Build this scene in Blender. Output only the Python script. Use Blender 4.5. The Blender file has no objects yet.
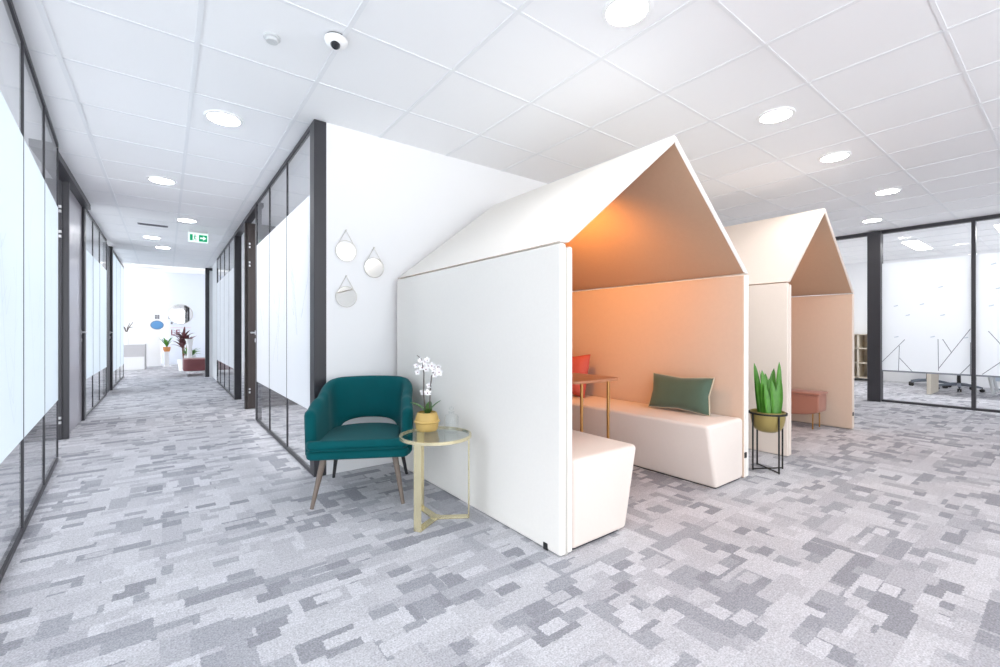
import bpy, bmesh, math, random
from mathutils import Vector, Matrix
random.seed(7)
scene = bpy.context.scene
COL = scene.collection
PI = math.pi
HC = 2.56           # ceiling height

# ------------------------------------------------------------------ helpers
def lin(c):
    c = c / 255.0
    return c / 12.92 if c <= 0.04045 else ((c + 0.055) / 1.055) ** 2.4
def rgb(r, g, b): return (lin(r), lin(g), lin(b), 1.0)

class MB:
    """collects shapes into one bmesh"""
    def __init__(self): self.bm = bmesh.new()
    def merge(self, other, mi=0):
        for f in other.faces: f.material_index = mi
        me = bpy.data.meshes.new('tmp'); other.to_mesh(me); other.free()
        self.bm.from_mesh(me); bpy.data.meshes.remove(me)
    def box(self, x0, x1, y0, y1, z0, z1, r=0.0, seg=2, mi=0, mat=None):
        b = bmesh.new(); bmesh.ops.create_cube(b, size=1)
        for v in b.verts:
            v.co = Vector(((x0+x1)/2 + v.co.x*(x1-x0), (y0+y1)/2 + v.co.y*(y1-y0), (z0+z1)/2 + v.co.z*(z1-z0)))
        if r > 0: bmesh.ops.bevel(b, geom=list(b.edges), offset=r, segments=seg, profile=0.5, affect='EDGES')
        if mat is not None: b.transform(mat)
        self.merge(b, mi); return self
    def prism(self, poly, axis, a0, a1, r=0.0, seg=2, mi=0):
        """poly = list of 2-D points; axis 'x','y','z' is the extrusion axis"""
        b = bmesh.new()
        def mk(p, a):
            if axis == 'y': return (p[0], a, p[1])
            if axis == 'x': return (a, p[0], p[1])
            return (p[0], p[1], a)
        v0 = [b.verts.new(mk(p, a0)) for p in poly]; v1 = [b.verts.new(mk(p, a1)) for p in poly]
        n = len(poly)
        b.faces.new(v0); b.faces.new(list(reversed(v1)))
        for i in range(n): b.faces.new((v0[i], v1[i], v1[(i+1) % n], v0[(i+1) % n]))
        bmesh.ops.recalc_face_normals(b, faces=list(b.faces))
        if r > 0:
            es = [e for e in b.edges if e.calc_face_angle(0) > 0.2]
            bmesh.ops.bevel(b, geom=es, offset=r, segments=seg, profile=0.5, affect='EDGES')
        self.merge(b, mi); return self
    def tube(self, pts, rad, n=10, mi=0, cap=True):
        pts = [Vector(p) for p in pts]
        rads = rad if isinstance(rad, (list, tuple)) else [rad]*len(pts)
        b = bmesh.new(); rings = []
        up = None
        for i, p in enumerate(pts):
            t = (pts[min(i+1, len(pts)-1)] - pts[max(i-1, 0)]).normalized()
            if up is None:
                up = t.orthogonal().normalized()
            up = (up - t*up.dot(t)).normalized(); sd = t.cross(up)
            rings.append([b.verts.new(p + (up*math.cos(2*PI*k/n) + sd*math.sin(2*PI*k/n))*rads[i]) for k in range(n)])
        for a, c in zip(rings, rings[1:]):
            for k in range(n): b.faces.new((a[k], a[(k+1) % n], c[(k+1) % n], c[k]))
        if cap: b.faces.new(list(reversed(rings[0]))); b.faces.new(rings[-1])
        bmesh.ops.recalc_face_normals(b, faces=list(b.faces))
        self.merge(b, mi); return self
    def loop_tube(self, pts, rad, n=8, mi=0):
        pts = [Vector(p) for p in pts]; m = len(pts); b = bmesh.new(); rings = []
        c = sum(pts, Vector())/m
        nor = (pts[1]-pts[0]).cross(pts[m//3]-pts[0]).normalized()
        for i, p in enumerate(pts):
            t = (pts[(i+1) % m]-pts[i-1]).normalized(); sd = t.cross(nor).normalized()
            rings.append([b.verts.new(p + (nor*math.cos(2*PI*k/n)+sd*math.sin(2*PI*k/n))*rad) for k in range(n)])
        for i in range(m):
            a, c2 = rings[i], rings[(i+1) % m]
            for k in range(n): b.faces.new((a[k], a[(k+1) % n], c2[(k+1) % n], c2[k]))
        bmesh.ops.recalc_face_normals(b, faces=list(b.faces))
        self.merge(b, mi); return self
    def lathe(self, prof, c=(0, 0, 0), n=32, mi=0, close=False, mat=None):
        """prof = [(r,z)...] revolved about z through c"""
        b = bmesh.new(); rings = []
        for r, z in prof:
            if r < 1e-5: rings.append([b.verts.new((c[0], c[1], c[2]+z))])
            else: rings.append([b.verts.new((c[0]+r*math.cos(2*PI*k/n), c[1]+r*math.sin(2*PI*k/n), c[2]+z)) for k in range(n)])
        prs = list(zip(rings, rings[1:]))
        if close: prs.append((rings[-1], rings[0]))
        for a, d in prs:
            for k in range(n):
                if len(a) == 1 and len(d) == 1: continue
                if len(a) == 1: b.faces.new((a[0], d[(k+1) % n], d[k]))
                elif len(d) == 1: b.faces.new((a[k], a[(k+1) % n], d[0]))
                else: b.faces.new((a[k], a[(k+1) % n], d[(k+1) % n], d[k]))
        bmesh.ops.recalc_face_normals(b, faces=list(b.faces))
        if mat is not None: b.transform(mat)
        self.merge(b, mi); return self
    def grid(self, rows, mi=0, thick=0.0, closed_u=False):
        """rows of points -> quad surface; optional solid thickness"""
        b = bmesh.new()
        vs = [[b.verts.new(p) for p in row] for row in rows]
        for r0, r1 in zip(vs, vs[1:]):
            m = len(r0)
            for k in range(m if closed_u else m-1):
                b.faces.new((r0[k], r0[(k+1) % m], r1[(k+1) % m], r1[k]))
        bmesh.ops.recalc_face_normals(b, faces=list(b.faces))
        if thick: bmesh.ops.solidify(b, geom=list(b.faces), thickness=thick)
        self.merge(b, mi); return self
    def build(self, name, mats, parent=None, smooth=True, ang=35):
        me = bpy.data.meshes.new(name); self.bm.to_mesh(me); self.bm.free()
        for m in (mats if isinstance(mats, (list, tuple)) else [mats]): me.materials.append(m)
        if smooth:
            me.polygons.foreach_set('use_smooth', [True]*len(me.polygons))
            me.set_sharp_from_angle(angle=math.radians(ang))
        o = bpy.data.objects.new(name, me); COL.objects.link(o)
        if parent is not None: o.parent = parent
        return o

def tag(o, label=None, cat=None, group=None):
    if label: o['label'] = label
    if cat: o['category'] = cat
    if group: o['group'] = group
    return o
def thing(name, label, cat, loc=(0, 0, 0), rz=0.0, group=None):
    o = bpy.data.objects.new(name, None); o.empty_display_size = 0.05; COL.objects.link(o)
    o.location = loc; o.rotation_euler = (0, 0, rz)
    return tag(o, label, cat, group)
def struct_empty(name, label, cat):
    o = bpy.data.objects.new(name, None); o.empty_display_size = 0.05; COL.objects.link(o)
    o['kind'] = 'structure'; return tag(o, label, cat)
def struct(o, label, cat):
    o['kind'] = 'structure'; return tag(o, label, cat)
def copy_tree(o, parent=None):
    c = o.copy(); COL.objects.link(c)
    if parent is not None: c.parent = parent
    for ch in list(o.children): copy_tree(ch, c)
    return c

# ------------------------------------------------------------------ materials
def newmat(name):
    m = bpy.data.materials.new(name); m.use_nodes = True
    nt = m.node_tree; nt.nodes.clear()
    out = nt.nodes.new('ShaderNodeOutputMaterial')
    return m, nt, out
def P(name, col, rough=0.6, metal=0.0, spec=0.5, bump=None, var=None, sheen=0.0, coat=0.0):
    m, nt, out = newmat(name)
    b = nt.nodes.new('ShaderNodeBsdfPrincipled')
    b.inputs['Base Color'].default_value = col; b.inputs['Roughness'].default_value = rough
    b.inputs['Metallic'].default_value = metal; b.inputs['Specular IOR Level'].default_value = spec
    if sheen: b.inputs['Sheen Weight'].default_value = sheen
    if coat: b.inputs['Coat Weight'].default_value = coat
    tc = nt.nodes.new('ShaderNodeTexCoord')
    if var:
        n = nt.nodes.new('ShaderNodeTexNoise'); n.inputs['Scale'].default_value = var[0]; n.inputs['Detail'].default_value = 4
        mx = nt.nodes.new('ShaderNodeMix'); mx.data_type = 'RGBA'
        mx.inputs['A'].default_value = tuple(c*(1-var[1]) for c in col[:3])+(1,)
        mx.inputs['B'].default_value = tuple(min(1, c*(1+var[1])) for c in col[:3])+(1,)
        nt.links.new(tc.outputs['Object'], n.inputs['Vector']); nt.links.new(n.outputs['Fac'], mx.inputs['Factor'])
        nt.links.new(mx.outputs['Result'], b.inputs['Base Color'])
    if bump:
        n = nt.nodes.new('ShaderNodeTexNoise'); n.inputs['Scale'].default_value = bump[0]; n.inputs['Detail'].default_value = 3
        bp = nt.nodes.new('ShaderNodeBump'); bp.inputs['Strength'].default_value = bump[1]; bp.inputs['Distance'].default_value = 0.002
        nt.links.new(tc.outputs['Object'], n.inputs['Vector']); nt.links.new(n.outputs['Fac'], bp.inputs['Height'])
        nt.links.new(bp.outputs['Normal'], b.inputs['Normal'])
    nt.links.new(b.outputs['BSDF'], out.inputs['Surface'])
    return m
def emis(name, col, strength):
    m, nt, out = newmat(name)
    e = nt.nodes.new('ShaderNodeEmission'); e.inputs['Color'].default_value = col; e.inputs['Strength'].default_value = strength
    nt.links.new(e.outputs['Emission'], out.inputs['Surface']); return m
def glass(name, tint=(0.93, 0.95, 0.96, 1), ior=1.45):
    m, nt, out = newmat(name)
    t = nt.nodes.new('ShaderNodeBsdfTransparent'); t.inputs['Color'].default_value = tint
    g = nt.nodes.new('ShaderNodeBsdfGlossy'); g.inputs['Roughness'].default_value = 0.01
    lw = nt.nodes.new('ShaderNodeLayerWeight'); lw.inputs['Blend'].default_value = 0.5
    pw = nt.nodes.new('ShaderNodeMath'); pw.operation = 'POWER'; pw.inputs[1].default_value = 5.0
    f = nt.nodes.new('ShaderNodeMath'); f.operation = 'MULTIPLY_ADD'; r0 = ((ior-1)/(ior+1))**2
    f.inputs[1].default_value = 1-r0; f.inputs[2].default_value = r0
    nt.links.new(lw.outputs['Facing'], pw.inputs[0]); nt.links.new(pw.outputs[0], f.inputs[0])
    mx = nt.nodes.new('ShaderNodeMixShader')
    nt.links.new(f.outputs[0], mx.inputs['Fac']); nt.links.new(t.outputs['BSDF'], mx.inputs[1]); nt.links.new(g.outputs['BSDF'], mx.inputs[2])
    nt.links.new(mx.outputs['Shader'], out.inputs['Surface']); return m
def film(name, col, transp=0.06, trans=0.55):
    m, nt, out = newmat(name)
    d = nt.nodes.new('ShaderNodeBsdfDiffuse'); d.inputs['Color'].default_value = col
    t = nt.nodes.new('ShaderNodeBsdfTranslucent'); t.inputs['Color'].default_value = col
    tr = nt.nodes.new('ShaderNodeBsdfTransparent')
    m1 = nt.nodes.new('ShaderNodeMixShader'); m1.inputs['Fac'].default_value = trans
    m2 = nt.nodes.new('ShaderNodeMixShader'); m2.inputs['Fac'].default_value = transp
    nt.links.new(d.outputs['BSDF'], m1.inputs[1]); nt.links.new(t.outputs['BSDF'], m1.inputs[2])
    nt.links.new(m1.outputs['Shader'], m2.inputs[1]); nt.links.new(tr.outputs['BSDF'], m2.inputs[2])
    nt.links.new(m2.outputs['Shader'], out.inputs['Surface']); return m

M = {}
M['wall'] = P('wall_paint', rgb(240, 240, 241), 0.85, bump=(180, 0.05))
M['wallblue'] = P('cool_white_paint', rgb(226, 231, 240), 0.85)
M['white'] = P('white_lacquer', rgb(240, 240, 240), 0.45)
M['dark'] = P('anthracite_aluminium', rgb(52, 51, 56), 0.42, var=(6, 0.08))
M['darkdoor'] = P('dark_stained_door', rgb(62, 54, 52), 0.45, var=(9, 0.12))
M['greydoor'] = P('grey_gloss_door', rgb(150, 146, 154), 0.3, coat=0.3, var=(3, 0.05))
M['steel'] = P('brushed_steel', rgb(200, 200, 202), 0.3, 1.0)
M['chrome'] = P('satin_steel_frame', rgb(205, 202, 196), 0.35, 0.6)
M['mirror'] = P('mirror_silver', rgb(240, 240, 240), 0.02, 1.0)
M['glass'] = glass('clear_partition_glass', (0.94, 0.955, 0.965, 1))
M['glassR'] = glass('clear_room_glass', (0.95, 0.96, 0.97, 1), 1.3)
M['film'] = film('frosted_film', (0.93, 0.955, 0.985, 1))
M['filmL'] = film('frosted_film_cool', (0.73, 0.80, 0.85, 1))
M['filmline'] = P('film_grey_print', rgb(138, 142, 150), 0.7)
M['filmpale'] = P('film_pale_print', rgb(196, 206, 216), 0.7)
M['fabric'] = P('offwhite_felt', rgb(238, 234, 228), 0.95, spec=0.15, bump=(420, 0.25), var=(60, 0.02))
M['bench'] = P('offwhite_bench_felt', rgb(228, 217, 209), 0.95, spec=0.15, bump=(420, 0.25), var=(60, 0.02))
M['liningshade'] = P('shade_darkened_lining', rgb(190, 160, 136), 0.95, spec=0.12, bump=(420, 0.25), var=(40, 0.03))  # darker copy of the lining, under-roof shade put into the colour
M['lining'] = P('peach_felt_lining', rgb(207, 184, 166), 0.95, spec=0.12, bump=(420, 0.25), var=(40, 0.03))
M['fabricshade'] = P('shade_toned_warm_felt', rgb(226, 213, 202), 0.95, spec=0.15, bump=(420, 0.25), var=(60, 0.02))  # warmer felt, darkened to carry the shade on the farther booth's side
M['seam'] = P('felt_seam', rgb(196, 190, 182), 0.95)
M['black'] = P('black_plastic', rgb(28, 28, 30), 0.5)
M['blackmetal'] = P('black_wire', rgb(30, 29, 28), 0.45, 0.3)
M['velvet'] = P('teal_velvet', rgb(0, 82, 87), 0.7, spec=0.1, sheen=0.06, var=(7, 0.12), bump=(300, 0.1))
M['legwood'] = P('taupe_ash_leg', rgb(114, 100, 90), 0.5, var=(30, 0.15))
M['legdark'] = P('dark_leg', rgb(44, 42, 44), 0.5)
M['brass'] = P('pale_brass', rgb(228, 217, 180), 0.25, 0.8)
M['brassdark'] = P('aged_brass_pipe', rgb(172, 128, 76), 0.35, 0.8)
M['tableglass'] = glass('table_glass', (0.93, 0.96, 0.95, 1), 1.5)
M['bottleglass'] = glass('bottle_glass', (0.97, 0.98, 0.98, 1), 1.5)
M['gold'] = P('mustard_glaze', rgb(202, 168, 98), 0.5, 0.0, var=(12, 0.12))
M['goldbowl'] = P('olive_brass_bowl', rgb(168, 150, 92), 0.4, 0.55, var=(10, 0.1))
M['soil'] = P('bark_soil', rgb(70, 54, 42), 0.95, bump=(60, 0.8))
M['leaf'] = P('green_leaf', rgb(76, 134, 42), 0.45, var=(26, 0.45))
M['leafdark'] = P('orchid_leaf', rgb(70, 112, 48), 0.4, var=(10, 0.2))
M['petal'] = P('white_petal', rgb(246, 244, 244), 0.6)
M['petalheart'] = P('petal_heart', rgb(150, 90, 110), 0.6)
M['stem'] = P('brown_stem', rgb(92, 80, 76), 0.6)
M['greenpillow'] = P('grey_green_velvet', rgb(78, 98, 84), 0.75, spec=0.2, sheen=0.25, var=(9, 0.12), bump=(260, 0.15))
M['piping'] = P('pale_piping', rgb(196, 186, 164), 0.85)
M['redpillow'] = P('coral_fabric', rgb(190, 96, 88), 0.85, spec=0.15, var=(10, 0.1), bump=(300, 0.15))
M['walnut'] = P('copper_brown_top', rgb(176, 118, 84), 0.4, var=(14, 0.15))
M['pink'] = P('dusty_terracotta_velvet', rgb(168, 114, 96), 0.75, spec=0.2, sheen=0.25, var=(10, 0.08), bump=(260, 0.15))
M['burgundy'] = P('burgundy_velvet', rgb(134, 78, 80), 0.75, sheen=0.2, var=(8, 0.1))
M['beige'] = P('birch_shelf', rgb(222, 212, 196), 0.6, var=(8, 0.05))
M['greycab'] = P('grey_drawer_front', rgb(196, 194, 196), 0.5)
M['officegrey'] = P('office_chair_grey', rgb(112, 120, 132), 0.5)
M['paleblue'] = P('pale_blue_fabric', rgb(186, 196, 210), 0.8)
M['bluesign'] = P('blue_enamel', rgb(96, 150, 200), 0.4)
M['greymark'] = P('grey_vinyl_letter', rgb(120, 118, 126), 0.6)
M['redmark'] = P('maroon_vinyl_letter', rgb(132, 60, 72), 0.6)
M['pinkmark'] = P('pink_vinyl_line', rgb(226, 178, 190), 0.6)
M['redleaf'] = P('burgundy_leaf', rgb(92, 44, 50), 0.5, var=(10, 0.3))
M['bark'] = P('cane_stem', rgb(120, 84, 64), 0.7)
M['terracotta'] = P('terracotta_pot', rgb(206, 140, 86), 0.6)
M['camdark'] = P('camera_lens_black', rgb(38, 40, 44), 0.15)
M['grey'] = P('light_grey_plastic', rgb(205, 207, 208), 0.5)
M['signwhite'] = emis('sign_panel_lit', rgb(205, 228, 222), 0.95)
M['signgreen'] = emis('sign_green_lit', rgb(30, 140, 100), 0.9)
M['lamp'] = emis('downlight_diffuser', (1.0, 0.97, 0.94, 1), 48.0)
M['lampc'] = emis('corridor_downlight_diffuser', (0.97, 0.98, 1.0, 1), 34.0)
M['ledpanel'] = emis('room_led_panel', (1, 1, 1, 1), 18.0)
M['fillpanel'] = emis('office_fill_panel', (1, 1, 1, 1), 16.0)
M['fillrec'] = emis('reception_fill_emitter', (0.95, 0.98, 1, 1), 1.0)
M['warmlens'] = emis('warm_lamp_lens', (1.0, 0.42, 0.10, 1), 60.0)

def carpet():
    m, nt, out = newmat('patchwork_carpet')
    N, L = nt.nodes.new, nt.links.new
    b = N('ShaderNodeBsdfPrincipled'); b.inputs['Roughness'].default_value = 0.95; b.inputs['Specular IOR Level'].default_value = 0.12
    geo = N('ShaderNodeNewGeometry')
    def math_(op, a, c=None):
        n = N('ShaderNodeMath'); n.operation = op
        for i, v in enumerate((a, c)):
            if v is None: continue
            if isinstance(v, (int, float)): n.inputs[i].default_value = v
            else: L(v, n.inputs[i])
        return n.outputs[0]
    nd = N('ShaderNodeTexNoise'); nd.inputs['Scale'].default_value = 90; nd.inputs['Detail'].default_value = 1
    L(geo.outputs['Position'], nd.inputs['Vector'])
    s0 = N('ShaderNodeVectorMath'); s0.operation = 'MULTIPLY_ADD'; L(nd.outputs['Color'], s0.inputs[0]); s0.inputs[1].default_value = (0.014, 0.014, 0); L(geo.outputs['Position'], s0.inputs[2])
    sep = N('ShaderNodeSeparateXYZ'); L(s0.outputs['Vector'], sep.inputs[0])
    X, Y = sep.outputs['X'], sep.outputs['Y']
    def layer(u, v, su, sv, seed):
        """running-bond rectangles of random offset; returns two random values per rectangle"""
        vv = math_('ADD', math_('DIVIDE', v, sv), seed*0.37)
        row = math_('FLOOR', vv)
        wn = N('ShaderNodeTexWhiteNoise'); wn.noise_dimensions = '2D'
        cm = N('ShaderNodeCombineXYZ'); L(row, cm.inputs[0]); cm.inputs[1].default_value = seed
        L(cm.outputs[0], wn.inputs['Vector'])
        uu = math_('ADD', math_('DIVIDE', u, su), math_('MULTIPLY', wn.outputs['Value'], 7.0))
        cell = math_('FLOOR', uu)
        w2 = N('ShaderNodeTexWhiteNoise'); w2.noise_dimensions = '3D'
        c2 = N('ShaderNodeCombineXYZ'); L(cell, c2.inputs[0]); L(row, c2.inputs[1]); c2.inputs[2].default_value = seed
        L(c2.outputs[0], w2.inputs['Vector'])
        s2 = N('ShaderNodeSeparateColor'); L(w2.outputs['Color'], s2.inputs[0])
        return s2.outputs[0], s2.outputs[1]
    def mixv(a, c, fac):
        n = N('ShaderNodeMix'); n.data_type = 'FLOAT'
        L(fac, n.inputs['Factor']); L(a, n.inputs['A']); L(c, n.inputs['B']); return n.outputs['Result']
    a1, _ = layer(X, Y, 0.19, 0.125, 1.0)
    b1, b2 = layer(X, Y, 0.27, 0.07, 2.0)
    c1, c2 = layer(Y, X, 0.21, 0.085, 3.0)
    d1, d2 = layer(X, Y, 0.13, 0.15, 4.0)
    e1, e2 = layer(X, Y, 0.10, 0.055, 5.0)
    v = a1
    v = mixv(v, d1, math_('GREATER_THAN', d2, 0.62))
    v = mixv(v, c1, math_('GREATER_THAN', c2, 0.62))
    v = mixv(v, b1, math_('GREATER_THAN', b2, 0.62))
    v = mixv(v, e1, math_('GREATER_THAN', e2, 0.80))
    # carpet-pile grain and tuft rows
    n1 = N('ShaderNodeTexNoise'); n1.inputs['Scale'].default_value = 170; n1.inputs['Detail'].default_value = 2
    L(geo.outputs['Position'], n1.inputs['Vector'])
    n2 = N('ShaderNodeTexNoise'); n2.inputs['Scale'].default_value = 70; n2.inputs['Detail'].default_value = 3
    L(geo.outputs['Position'], n2.inputs['Vector'])
    wv = N('ShaderNodeTexWave'); wv.inputs['Scale'].default_value = 38; wv.inputs['Distortion'].default_value = 1.5; wv.bands_direction = 'Y'
    L(geo.outputs['Position'], wv.inputs['Vector'])
    ramp = N('ShaderNodeValToRGB'); cr = ramp.color_ramp
    cr.elements[0].position = 0.05; cr.elements[0].color = rgb(152, 152, 158)
    cr.elements[1].position = 1.0; cr.elements[1].color = rgb(205, 204, 208)
    for p, c in ((0.20, (166, 166, 172)), (0.34, (184, 183, 188)), (0.6, (193, 192, 196)), (0.8, (199, 198, 202))):
        e = cr.elements.new(p); e.color = rgb(*c)
    L(v, ramp.inputs['Fac'])
    g = math_('ADD', math_('MULTIPLY', math_('SUBTRACT', n1.outputs['Fac'], 0.5), 1.15),
              math_('ADD', math_('MULTIPLY', math_('SUBTRACT', n2.outputs['Fac'], 0.5), 0.5), math_('MULTIPLY', math_('SUBTRACT', wv.outputs['Fac'], 0.5), 0.05)))
    g = math_('ADD', g, 1.0)
    mul = N('ShaderNodeVectorMath'); mul.operation = 'SCALE'; L(ramp.outputs['Color'], mul.inputs[0]); L(g, mul.inputs['Scale'])
    L(mul.outputs['Vector'], b.inputs['Base Color'])
    bp = N('ShaderNodeBump'); bp.inputs['Strength'].default_value = 0.5; bp.inputs['Distance'].default_value = 0.004
    L(n1.outputs['Fac'], bp.inputs['Height']); L(bp.outputs['Normal'], b.inputs['Normal'])
    L(b.outputs['BSDF'], out.inputs['Surface']); return m
M['carpet'] = carpet()

def ceiling_mat():
    m, nt, out = newmat('ceiling_tiles'); N, L = nt.nodes.new, nt.links.new
    geo = N('ShaderNodeNewGeometry'); sep = N('ShaderNodeSeparateXYZ'); L(geo.outputs['Position'], sep.inputs[0])
    n = N('ShaderNodeTexNoise'); n.inputs['Scale'].default_value = 160; n.inputs['Detail'].default_value = 3
    L(geo.outputs['Position'], n.inputs['Vector'])
    b = N('ShaderNodeBsdfPrincipled'); b.inputs['Base Color'].default_value = rgb(241, 241, 242); b.inputs['Roughness'].default_value = 0.9
    b.inputs['Specular IOR Level'].default_value = 0.2
    bp = N('ShaderNodeBump'); bp.inputs['Strength'].default_value = 0.15; bp.inputs['Distance'].default_value = 0.002
    L(n.outputs['Fac'], bp.inputs['Height']); L(bp.outputs['Normal'], b.inputs['Normal'])
    L(b.outputs['BSDF'], out.inputs['Surface']); return m
M['ceiling'] = ceiling_mat()
M['tbar'] = P('ceiling_grid_bar', rgb(232, 233, 235), 0.5)

# ------------------------------------------------------------------ setting
FX0, FX1, FY0, FY1 = -4.6, 12.4, -3.0, 18.4
o = MB().box(FX0, FX1, FY0, FY1, -0.12, 0.0).build('floor', M['carpet'], smooth=False); struct(o, 'grey patchwork carpet floor running through the office', 'floor')
ceil = MB().box(FX0, FX1, FY0, 12.8, HC, HC+0.15).build('ceiling', M['ceiling'], smooth=False); struct(ceil, 'white tiled suspended ceiling with a square grid', 'ceiling')
g = MB()
x = -0.469 - 0.6*6
while x < FX1:
    if x > FX0: g.box(x-0.012, x+0.012, FY0, 12.8, HC-0.004, HC+0.002)
    x += 0.6
y = 1.619 - 0.6*7
while y < 12.8:
    g.box(FX0, FX1, y-0.009, y+0.009, HC-0.0033, HC+0.002); y += 0.6
g.build('ceiling_grid', M['tbar'], ceil, smooth=False)
# raised ceiling of the reception beyond the corridor
o = MB().box(-4.6, 3.2, 12.8, 18.4, 2.95, 3.1).build('ceiling_reception', M['wall'], smooth=False); struct(o, 'plain white ceiling over the reception at the corridor end', 'ceiling')

wb = MB().box(0.928, 12.4, 3.316, 3.43, 0, HC).build('wall_back', M['wall'], smooth=False); struct(wb, 'plain white wall behind the armchair and booths', 'wall')
o = MB().box(12.2, 12.4, -3.0, 3.316, 0, HC).build('wall_right', M['wall'], smooth=False); struct(o, 'white far wall of the glazed room on the right', 'wall')
o = MB().box(-1.5, -0.12, 17.0, 17.2, 0, 2.95).build('wall_end', M['wall'], smooth=False); struct(o, 'white wall at the corridor end with a blue oval sign', 'wall')
o = MB().box(-0.12, 3.2, 17.7, 17.9, 0, 2.95).build('wall_end_recess', M['wallblue'], smooth=False); struct(o, 'recessed white wall at the corridor end carrying a round mirror', 'wall')
o = MB().box(1.35, 1.5, 12.35, 17.7, 0, 2.95).build('wall_reception', M['wall'], smooth=False); struct(o, 'white side wall of the reception', 'wall')
# white stub at the corridor end
o = MB().box(0.80, 1.5, 12.22, 12.35, 0, HC).build('wall_stub', M['wall'], smooth=False); struct(o, 'white stub wall beside the frame at the corridor end', 'wall')
# office dividing walls seen through glass and doorways
o = MB().box(-4.6, -1.75, 5.96, 6.06, 0, HC).build('wall_left_office', M['wall'], smooth=False); struct(o, 'white dividing wall of the offices on the left', 'wall')
o = MB().box(1.75, 6.0, 6.86, 6.92, 0, HC).build('wall_right_office', M['wall'], smooth=False); struct(o, 'white dividing wall of the offices on the right', 'wall')

o = MB().box(4.6, 8.6, -3.2, -3.0, 0, HC).build('wall_light_block', M['wall'], smooth=False); struct(o, 'unseen white wall added behind the camera to hold back light on the right', 'wall')  # unseen wall, added to cut daylight reaching the right side
# ---- glazed partitions -------------------------------------------------
def strip(mb, p, q, w, nrm, mi):
    """thin printed line between two points on a plane"""
    p, q = Vector(p), Vector(q); d = (q-p).normalized(); s = d.cross(Vector(nrm)).normalized()*w/2
    b = bmesh.new(); n = Vector(nrm)*0.0006
    vs = [b.verts.new(c+n) for c in (p-s, p+s, q+s, q-s)]; b.faces.new(vs); mb.merge(b, mi)

def partition(name, label, A, B, cuts, side, top=HC, film_z=(0.46, 2.05), filmmat=None, rail=0.03, end_post=None, twigs=True, seed=1, glassmat=None):
    """glass wall from A to B (plan points), panes split at the given distances; side = +1/-1 picks the corridor face"""
    rnd = random.Random(seed); FO = 0.004
    root = struct_empty(name, label, 'glass partition')
    A, B = Vector((*A, 0)), Vector((*B, 0)); L = (B-A).length; e = (B-A)/L
    nrm = Vector((-e.y, e.x, 0))*side
    rot = Matrix(((e.x, nrm.x, 0, A.x), (e.y, nrm.y, 0, A.y), (0, 0, 1, 0), (0, 0, 0, 1)))
    def bx(mb, a, b, n0, n1, z0, z1):
        mb.box(a, b, n0, n1, z0, z1, mat=rot)
    mb = MB(); bx(mb, 0, L, -0.02, 0.006, top-0.03, top); mb.build('top_rail', M['dark'], root, False)
    mb = MB(); bx(mb, 0, L, -0.02, 0.006, 0, 0.024); mb.build('bottom_rail', M['dark'], root, False)
    cs = [0]+list(cuts)+[L]
    for c in cs:
        mb = MB(); bx(mb, max(0, c-0.007), min(L, c+0.007), -0.010, 0.0055, 0.028, top-0.035); mb.build('mullion', M['dark'], root, False)
    for a, b in zip(cs, cs[1:]):
        mb = MB(); bx(mb, a+0.008, b-0.008, -0.004, 0.004, 0.028, top-0.035)
        # single sheet pane
        pane = MB()
        bm = bmesh.new(); vs = [bm.verts.new(rot @ Vector(p)) for p in ((a+.008, 0, .028), (b-.008, 0, .028), (b-.008, 0, top-.035), (a+.008, 0, top-.035))]
        bm.faces.new(vs); pane.merge(bm); mb.bm.free()
        pn = pane.build('pane', glassmat or M['glass'], root, False)
        if film_z:
            fm = MB(); bm = bmesh.new()
            vs = [bm.verts.new(rot @ Vector(p)) for p in ((a+.008, FO, film_z[0]), (b-.008, FO, film_z[0]), (b-.008, FO, film_z[1]), (a+.008, FO, film_z[1]))]
            bm.faces.new(vs); fm.merge(bm)
            if twigs:
                for k in range(4):
                    px = rnd.uniform(a+.1, b-.1); pz = rnd.uniform(film_z[0]+.05, film_z[1]-.7); dx = rnd.uniform(-.12, .12)
                    for s in range(5):
                        qx, qz = px+dx*rnd.uniform(.4, 1.2), pz+rnd.uniform(.1, .18)
                        qx = min(max(qx, a+.03), b-.03)
                        strip(fm, rot @ Vector((px, FO+.0005, pz)), rot @ Vector((qx, FO+.0005, qz)), .005, nrm, 1)
                        if rnd.random() < .6:
                            rx = min(max(px+rnd.choice((-1, 1))*rnd.uniform(.05, .11), a+.02), b-.02)
                            strip(fm, rot @ Vector((px, FO+.0005, pz)), rot @ Vector((rx, FO+.0005, pz+rnd.uniform(.05, .14))), .004, nrm, 1)
                        px, pz = qx, qz
            fm.build('frosted_film', [filmmat or M['film'], M['filmpale']], root, False)
    return root, rot

partition('window_1', 'glass partition at the left edge with frosted film and dark slim mullions', (-0.398, 0.3), (-0.699, 5.0), [0.45, 1.3, 2.15, 3.006, 3.86], -1, filmmat=M['filmL'], film_z=(0.49, 2.04), seed=3)
partition('window_2', 'glass partition on the right of the corridor beside the armchair', (0.85, 3.325), (0.85, 5.84), [0.90, 1.72], 1, seed=5)
partition('window_3', 'glass partition on the left between the two far doors', (-0.785, 7.18), (-0.785, 9.72), [0.85, 1.6], -1, filmmat=M['filmL'], seed=8)
partition('window_4', 'glass partition on the left at the corridor end', (-0.785, 10.55), (-0.785, 13.4), [0.95, 1.9], -1, filmmat=M['filmL'], film_z=(0.3, 2.5), seed=9)
partition('window_5', 'glass partition on the right of the corridor beyond the doors', (0.85, 7.95), (0.85, 10.9), [0.75, 1.5, 2.25], 1, seed=10)
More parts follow.
